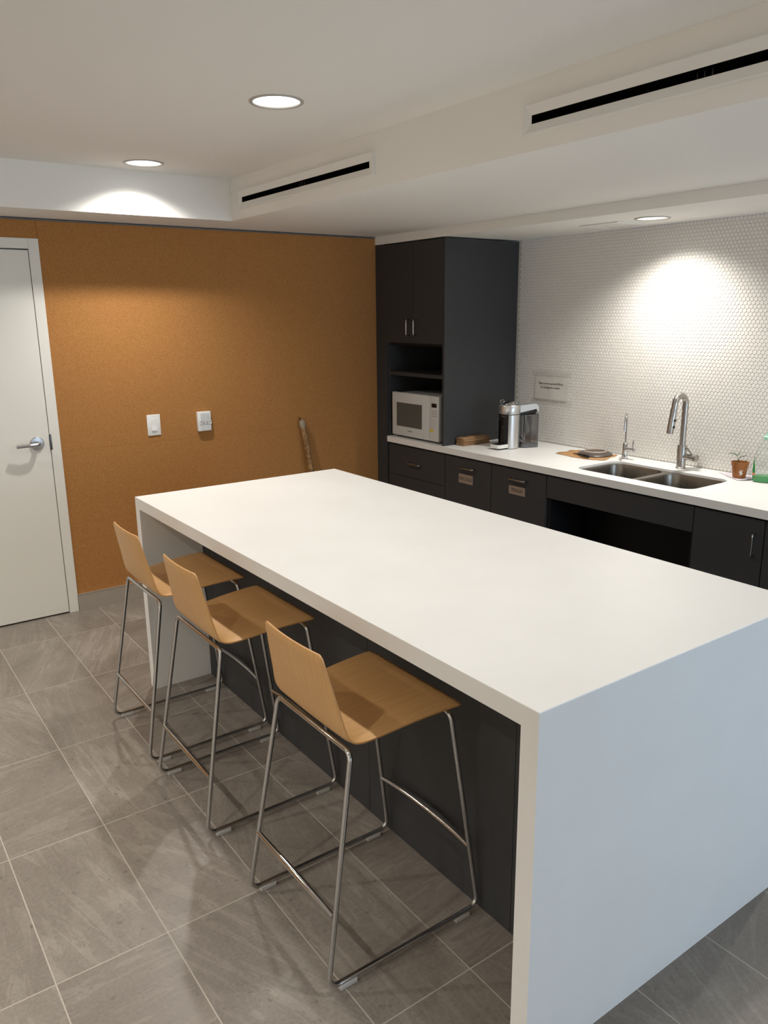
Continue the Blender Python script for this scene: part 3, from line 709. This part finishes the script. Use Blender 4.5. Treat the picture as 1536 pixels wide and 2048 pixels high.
for z0, z1, sd in ((1.283, 1.322, 3.), (1.100, 1.140, 7.)):
    b = new_bm(); sheet(b, 2.40 if z0 > 1.2 else 2.385, 2.735, z0, z1, NX-.0022, .0016, sd, 22, 4); o = obj('tape', b, clear('clear_tape_film', (.99, .99, .985, 1), .035, .35), t, smooth=False); m_ = o.modifiers.new('thickness', 'SOLIDIFY'); m_.thickness = .0002
for tx, zz, wd in (('Please do not reuse the PODs as', 1.2385, .0165), ('it is damaging the machine.', 1.2135, .0165)):
    b = text_bm(tx, wd, (NX-.0034, 2.5695 if zz > 1.22 else 2.573, zz), (0, -1, 0), (0, 0, 1), space=.95, extr=.0002); obj('lettering', b, M_ink, t, smooth=False)

# brown paper, plate, knife
b = new_bm()
out = [(2.526, 2.262), (2.517, 2.20), (2.505, 2.12), (2.510, 2.03), (2.536, 1.96), (2.568, 1.922), (2.64, 1.95), (2.71, 1.965), (2.768, 1.99), (2.752, 2.06), (2.765, 2.14), (2.742, 2.20), (2.722, 2.24), (2.69, 2.282), (2.63, 2.262), (2.575, 2.278)]
out = [q for k in range(len(out)) for q in (out[k], ((out[k][0]*.6+out[(k+1) % len(out)][0]*.4)+random.uniform(-.006, .006), (out[k][1]*.6+out[(k+1) % len(out)][1]*.4)+random.uniform(-.006, .006)))]
cx, cy = 2.62, 2.1; rings = []
for q in (1, .8, .55, .3):
    rings.append([b.verts.new((cx+(x-cx)*q, cy+(y-cy)*q, KT+.0012+.005*abs(mnoise.noise(V((x*30, y*30, q*3))))*(1 if q > .7 else .35))) for x, y in out])
n_ = len(out)
for p_, q_ in zip(rings, rings[1:]):
    for k in range(n_): b.faces.new((p_[k], p_[(k+1) % n_], q_[(k+1) % n_], q_[k]))
b.faces.new(rings[-1])
o = obj('paper_napkin', b, M_kraft, ang=20); tag(o, 'crumpled brown paper spread under the upturned plate', 'paper'); m_ = o.modifiers.new('thickness', 'SOLIDIFY'); m_.thickness = .0005
pc = (2.668, 2.079, KT+.0045)
t = thing('plate', 'dark brown plate lying upside down on brown paper', 'plate', pc)
b = new_bm(); lathe(b, [(.101, .0), (.104, .002), (.102, .005), (.086, .015), (.068, .0205), (.063, .020), (.059, .018), (0, .018)], pc, 48); obj('plate_body', b, M_plate, t)
b = new_bm(); lathe(b, [(.059, .0182), (.0595, .0235), (.0625, .025), (.0655, .0235), (.0675, .0205)], pc, 48, cap=False); obj('foot_ring', b, M_rim, t)
t = thing('table_knife', 'black-handled knife lying in front of the upturned plate', 'knife', (2.55, 2.09, KT+.007))
b = new_bm(); tube(b, [(2.529, 2.008, KT+.0135), (2.533, 2.022, KT+.0135), (2.543, 2.06, KT+.0135), (2.556, 2.105, KT+.0125)], [.006, .009, .0085, .006], 10); obj('handle', b, M_black, t, ang=60)
b = new_bm(); tube(b, [(2.555, 2.102, KT+.0125), (2.575, 2.170, KT+.0095)], [.005, .002], 8); obj('blade', b, M_black, t)

# filter tap (chrome)
fx_, fy_ = 2.70, 1.888
t = thing('filter_tap', 'slim chrome filter tap at the left sink bowl', 'tap', (fx_, fy_, KT))
b = new_bm(); lathe(b, [(.021, .0003), (.021, .004), (.015, .006), (.0145, .088), (.010, .094), (.0075, .096), (0, .096)], (fx_, fy_, KT), 28); obj('tap_body', b, M_chrome, t, ang=40)
b = new_bm(); pts = fillet([(fx_, fy_, KT+.09), (fx_, fy_, KT+.268), (fx_-.081, fy_-.052, KT+.268), (fx_-.09, fy_-.058, KT+.175)], [.046, .046], 10); tube(b, pts, .0055, 12); obj('spout', b, M_chrome, t, ang=60)
b = new_bm(); lathe(b, [(.011, 0), (.0115, .05), (.010, .054), (0, .054)], (fx_, fy_-.01, KT+.058), 20, mtx=Matrix.Rotation(PI/2, 4, 'X')); tube(b, [(fx_, fy_-.05, KT+.062), (fx_+.001, fy_-.054, KT+.115)], .0042, 10); obj('lever', b, M_chrome, t, ang=50)
# pull-down kitchen faucet (brushed)
kx, ky = 2.70, 1.517
t = thing('kitchen_faucet', 'tall brushed steel pull-down faucet behind the sink divider', 'faucet', (kx, ky, KT))
b = new_bm(); lathe(b, [(.0265, .0003), (.0265, .006), (.0245, .008), (.0245, .124), (.0225, .128), (0, .128)], (kx, ky, KT), 36); obj('faucet_body', b, M_steel, t, ang=30)
b = new_bm(); Rn = .0162; zt_ = KT+.350
pts = [V((kx, ky, KT+.122)), V((kx, ky, zt_))]
Ra = .048
pts += [V((kx-Ra+Ra*math.cos(q), ky, zt_+Ra*math.sin(q))) for q in [PI*.97*k/18 for k in range(1, 19)]]
d_ = (pts[-1]-pts[-2]).normalized(); pts.append(pts[-1]+d_*.028)
tube(b, pts, Rn, 20); obj('neck', b, M_steel, t, ang=50)
b = new_bm(); p0 = pts[-1]; tube(b, [p0-d_*.002, p0+d_*.004, p0+d_*.125, p0+d_*.128], [.0165, .0172, .0182, .0172], 20); head = obj('spray_head', b, M_steel, t, ang=40)
b = new_bm(); rtd = V((0, -1, 0))
for q in (.055, .090):
    c0 = p0+d_*q+V((.0, -.0165, 0)); tube(b, [c0, c0+rtd*.005], [.0085, .0075], 14)
obj('spray_button', b, M_black, head)
b = new_bm(); lathe(b, [(.0165, .012), (.0165, .07), (.019, .0715), (.019, .094), (.0175, .0955), (0, .0955)], (kx, ky, KT+.068), 28, mtx=Matrix.Rotation(PI/2, 4, 'X')); obj('handle_barrel', b, M_steel, t, ang=40)
b = new_bm(); tube(b, [(kx-.004, ky-.085, KT+.066), (kx-.004, ky-.03, KT+.118)], .0048, 10); obj('lever', b, M_steel, t, ang=60)

# plant on crumpled paper
b = new_bm(); out = [(2.752, 1.322), (2.715, 1.27), (2.672, 1.205), (2.638, 1.150), (2.655, 1.124), (2.686, 1.108), (2.73, 1.118), (2.782, 1.12), (2.79, 1.2), (2.778, 1.27)]
cx, cy = 2.712, 1.185; rings = []
for q in (1, .85, .62, .3):
    rings.append([b.verts.new((cx+(x-cx)*q, cy+(y-cy)*q, KT+.001+(.013*abs(mnoise.noise(V((x*40, y*40, q*5)))) if q > .8 else .0015))) for x, y in out])
n_ = len(out)
for p_, q_ in zip(rings, rings[1:]):
    for k in range(n_): b.faces.new((p_[k], p_[(k+1) % n_], q_[(k+1) % n_], q_[k]))
b.faces.new(rings[-1]); o = obj('paper_towel', b, mat('pale_lilac_paper', srgb(214, 206, 214), .8), ang=25); tag(o, 'crumpled white paper under the little plant pot', 'paper'); m_ = o.modifiers.new('thickness', 'SOLIDIFY'); m_.thickness = .0004
pp = V((2.703, 1.179, KT+.003))
t = thing('potted_plant', 'small seedling in a terracotta coloured pot on crumpled paper', 'plant', pp)
b = new_bm(); lathe(b, [(.029, 0), (.031, .002), (.0385, .062), (.0415, .063), (.0435, .082), (.040, .082), (.0365, .068), (0, .067)], pp, 36); pot = obj('pot', b, M_pot, t, ang=30)
b = new_bm(); lathe(b, [(.0368, .069), (.02, .073), (0, .074)], pp, 20, cap=False); obj('soil', b, M_soil, t)
# emblem: disc with two sweeping horns
va = math.atan2(-.978-pp.y, -1.0724-pp.x)+.22
def onpot(u, v): 
    r_ = .031+(v-.002)/.06*.0075+.0004; a = va+u/r_; return (pp.x+r_*math.cos(a), pp.y+r_*math.sin(a), pp.z+v)
b = new_bm()
def flat_poly(pts): 
    f = b.faces.new([b.verts.new(onpot(u, v)) for u, v in pts])
flat_poly([(.0058*math.cos(2*PI*k/20), .030+.0058*math.sin(2*PI*k/20)) for k in range(20)])
arc = []
for k in range(11):
    q = PI*.98-PI*.62*k/10; arc.append((.0105*math.cos(q)+.001, .0305+.0118*math.sin(q)))
arc2 = [(.0165, .0455)]+[(.0075*math.cos(PI*.36+PI*.62*k/10)+.0005, .0305+.0078*math.sin(PI*.36+PI*.62*k/10)) for k in range(11)]
poly = arc+arc2
for sgn in (1, -1): flat_poly([(sgn*u, .030+sgn*(v-.030)) for u, v in poly])
obj('emblem', b, M_white, pot, smooth=False)
def leaf(base, tip, wd, droop):
    b = new_bm(); base, tip = V(base), V(tip); d = tip-base; sd = d.cross(V((0, 0, 1))).normalized(); n_ = 8; L_r = []
    for k in range(n_+1):
        q = k/n_; c_ = base+d*q+V((0, 0, droop*math.sin(PI*q))); ww = wd*math.sin(PI*min(.97, q*.92+.05))**.8
        L_r.append([b.verts.new(c_+sd*ww*1.3+V((0, 0, .0022))), b.verts.new(c_), b.verts.new(c_-sd*ww*1.3+V((0, 0, .0022)))])
    for p_, q_ in zip(L_r, L_r[1:]):
        for k in range(2): b.faces.new((p_[k], p_[k+1], q_[k+1], q_[k]))
    o = obj('leaf', b, M_leaf, t, ang=60); m_ = o.modifiers.new('thickness', 'SOLIDIFY'); m_.thickness = .0006
sb = pp+V((-.004, .012, .07))
b = new_bm(); tube(b, [sb, sb+V((.0, -.003, .02)), sb+V((-.001, .004, .042))], [.0016, .0014, .001], 8); obj('stem', b, M_stem, t, ang=60)
b = new_bm(); tube(b, [sb, sb+V((.001, -.006, .024)), sb+V((.0, -.012, .034))], [.0014, .0012, .0008], 8); obj('stem', b, M_stem, t, ang=60)
b = new_bm(); s2_ = pp+V((-.008, -.026, .068)); tube(b, [s2_, s2_+V((.001, -.006, .018)), s2_+V((.001, -.010, .024))], [.0016, .0014, .001], 8); obj('stem', b, M_stem, t, ang=60)
leaf(sb+V((-.001, .004, .042)), sb+V((-.006, .049, .048)), .007, .004); leaf(sb+V((0, -.008, .032)), sb+V((-.004, -.046, .047)), .0065, .002)
leaf(sb+V((0, .002, .04)), sb+V((.012, -.006, .056)), .004, .002); leaf(s2_+V((.001, -.008, .02)), s2_+V((.004, -.016, .034)), .004, .001)

# dish soap
sp_ = V((2.706, 1.048, KT)); sa_ = math.atan2(-.978-sp_.y, -1.0724-sp_.x)
Rm = Matrix.Rotation(sa_+PI/2, 4, 'Z')
t = thing('soap_bottle', 'clear dish soap bottle holding a little green liquid, at the right edge', 'bottle', sp_)
b = new_bm(); lathe(b, [(.050, .0004), (.0555, .006), (.0565, .05), (.054, .11), (.050, .15), (.044, .178), (.030, .200), (.018, .212), (.016, .222)], sp_, 40, sy=.6, mtx=Rm, cap=False); obj('bottle_body', b, M_clear, t, ang=60)
b = new_bm(); lathe(b, [(.0485, .003), (.0535, .008), (.0545, .034), (0, .034)], sp_, 40, sy=.58, mtx=Rm); obj('liquid', b, M_green, t, ang=40)
b = new_bm(); lathe(b, [(.021, .214), (.0225, .216), (.0225, .228), (.012, .233), (.008, .246), (.0085, .254), (.006, .256), (0, .256)], sp_, 28, mtx=Rm); obj('cap', b, mat('pale_green_cap', srgb(168, 222, 196), .35), t, ang=40)
def lab_strip(z0, z1, w0, w1, name, m):
    b = new_bm(); R_ = []
    for j in range(9):
        zz = z0+(z1-z0)*j/8; wv = w0+(w1-w0)*(j/8)**1.6; rr = .056-.03*max(0, zz-.06)
        R_.append([b.verts.new(Rm @ V((rr*math.cos(q), rr*.6*math.sin(q), zz))+sp_) for q in [PI+.16+wv*k/8 for k in range(9)]])
    for p_, q_ in zip(R_, R_[1:]):
        for k in range(8): b.faces.new((p_[k], p_[k+1], q_[k+1], q_[k]))
    return obj(name, b, m, t, ang=60)
lab_strip(.046, .128, .5, .12, 'label', M_green); lab_strip(.034, .046, .6, .5, 'label', M_orange)

# ------------------------------------------------------------------ things on / against the cork wall
t = thing('light_switch', 'white rocker light switch on the cork wall beside the door', 'light switch', (.533, YW, 1.058))
b = new_bm(); box(b, .4925, .5735, YW-.0065, YW-.0002, .9955, 1.1205, .003, 3); obj('cover_plate', b, M_white, t, ang=25)
b = new_bm(); prism(b, [(YW-.0066, 1.0235), (YW-.0066, 1.0925), (YW-.0078, 1.0925), (YW-.0084, 1.058), (YW-.0125, 1.0245)], .5175, .5485, lambda x, y, z: (z, x, y)); obj('rocker', b, M_white, t, smooth=False)
for zz in (1.108, 1.009):
    b = new_bm(); lathe(b, [(.0028, 0), (.0024, .0008), (0, .0008)], (.533, YW-.0064, zz), 14, mtx=Matrix.Rotation(PI/2, 4, 'X')); obj('screw', b, M_offwhite, t)
t = thing('wall_sensor', 'white box sensor with a printed strip, right of the light switch', 'sensor', (.846, YW, 1.055))
b = new_bm(); box(b, .8035, .8895, YW-.028, YW-.0002, .9955, 1.1155, .004, 3); obj('housing', b, M_white, t, ang=25)
b = new_bm(); box(b, .8205, .882, YW-.0295, YW-.0275, 1.0625, 1.1065, .001); box(b, .8205, .882, YW-.0295, YW-.0275, 1.0, 1.034, .001); obj('cover', b, M_offwhite, t, smooth=False)
b = new_bm(); box(b, .8125, .8905, YW-.0304, YW-.0284, 1.0365, 1.0595); obj('printed_strip', b, M_paper, t, smooth=False)
b = new_bm(); yq = YW-.0307
for zz, xs in ((1.0525, (.818, .829, .835, .846, .853, .866, .872, .885)), (1.0435, (.828, .846, .853, .870))):
    for k in range(0, len(xs)-1, 2): box(b, xs[k], xs[k+1], yq, yq+.0006, zz-.0022, zz+.0022)
box(b, .8125, .8895, yq, yq+.0005, 1.0365, 1.0374); box(b, .8125, .8134, yq, yq+.0005, 1.0365, 1.0595); box(b, .8125, .845, yq, yq+.0005, 1.0587, 1.0595)
box(b, .866, .869, YW-.0298, YW-.0293, 1.074, 1.078); box(b, .865, .872, YW-.0298, YW-.0293, 1.068, 1.0695); obj('print_marks', b, M_grey_ink, t, smooth=False)
t = thing('walking_stick', 'rough wooden stick leaning against the cork wall behind the island', 'stick', (1.66, 3.52, 0))
b = new_bm(); n_ = 26; p0, p1 = V((1.672, 3.535, 0)), V((1.534, 3.618, 1.0))
pts = []; rs = []
for k in range(n_+1):
    q = k/n_; j = .004*V((mnoise.noise(V((q*9, 0, 1))), mnoise.noise(V((q*9, 5, 1))), 0)); pts.append(p0+(p1-p0)*q+j*(1 if k else 0)); rs.append(.0165+.0022*mnoise.noise(V((q*22, 3, 2)))+.002*q)
tube(b, pts, rs, 14); stick = obj('shaft', b, M_bark, t, ang=70)
b = new_bm(); dd = (p1-p0).normalized(); tube(b, [p1-dd*.045, p1-dd*.02, p1-dd*.002, p1+dd*.006], [.0195, .0215, .019, .012], 12); obj('knob_end', b, M_barktip, t, ang=70)
M_twig = mat('dark_bark', srgb(44, 30, 20), .9)
b = new_bm(); tube(b, [p1+V((-.008, 0, -.004)), p1+V((-.017, -.002, .018)), p1+V((-.021, -.004, .026))], [.005, .004, .003], 8); obj('twig_stub', b, M_twig, t, ang=60)
b = new_bm(); tube(b, [p1+V((.012, 0, -.06)), p1+V((.024, -.004, -.046))], [.005, .003], 8); obj('twig_stub', b, M_twig, t, ang=60)
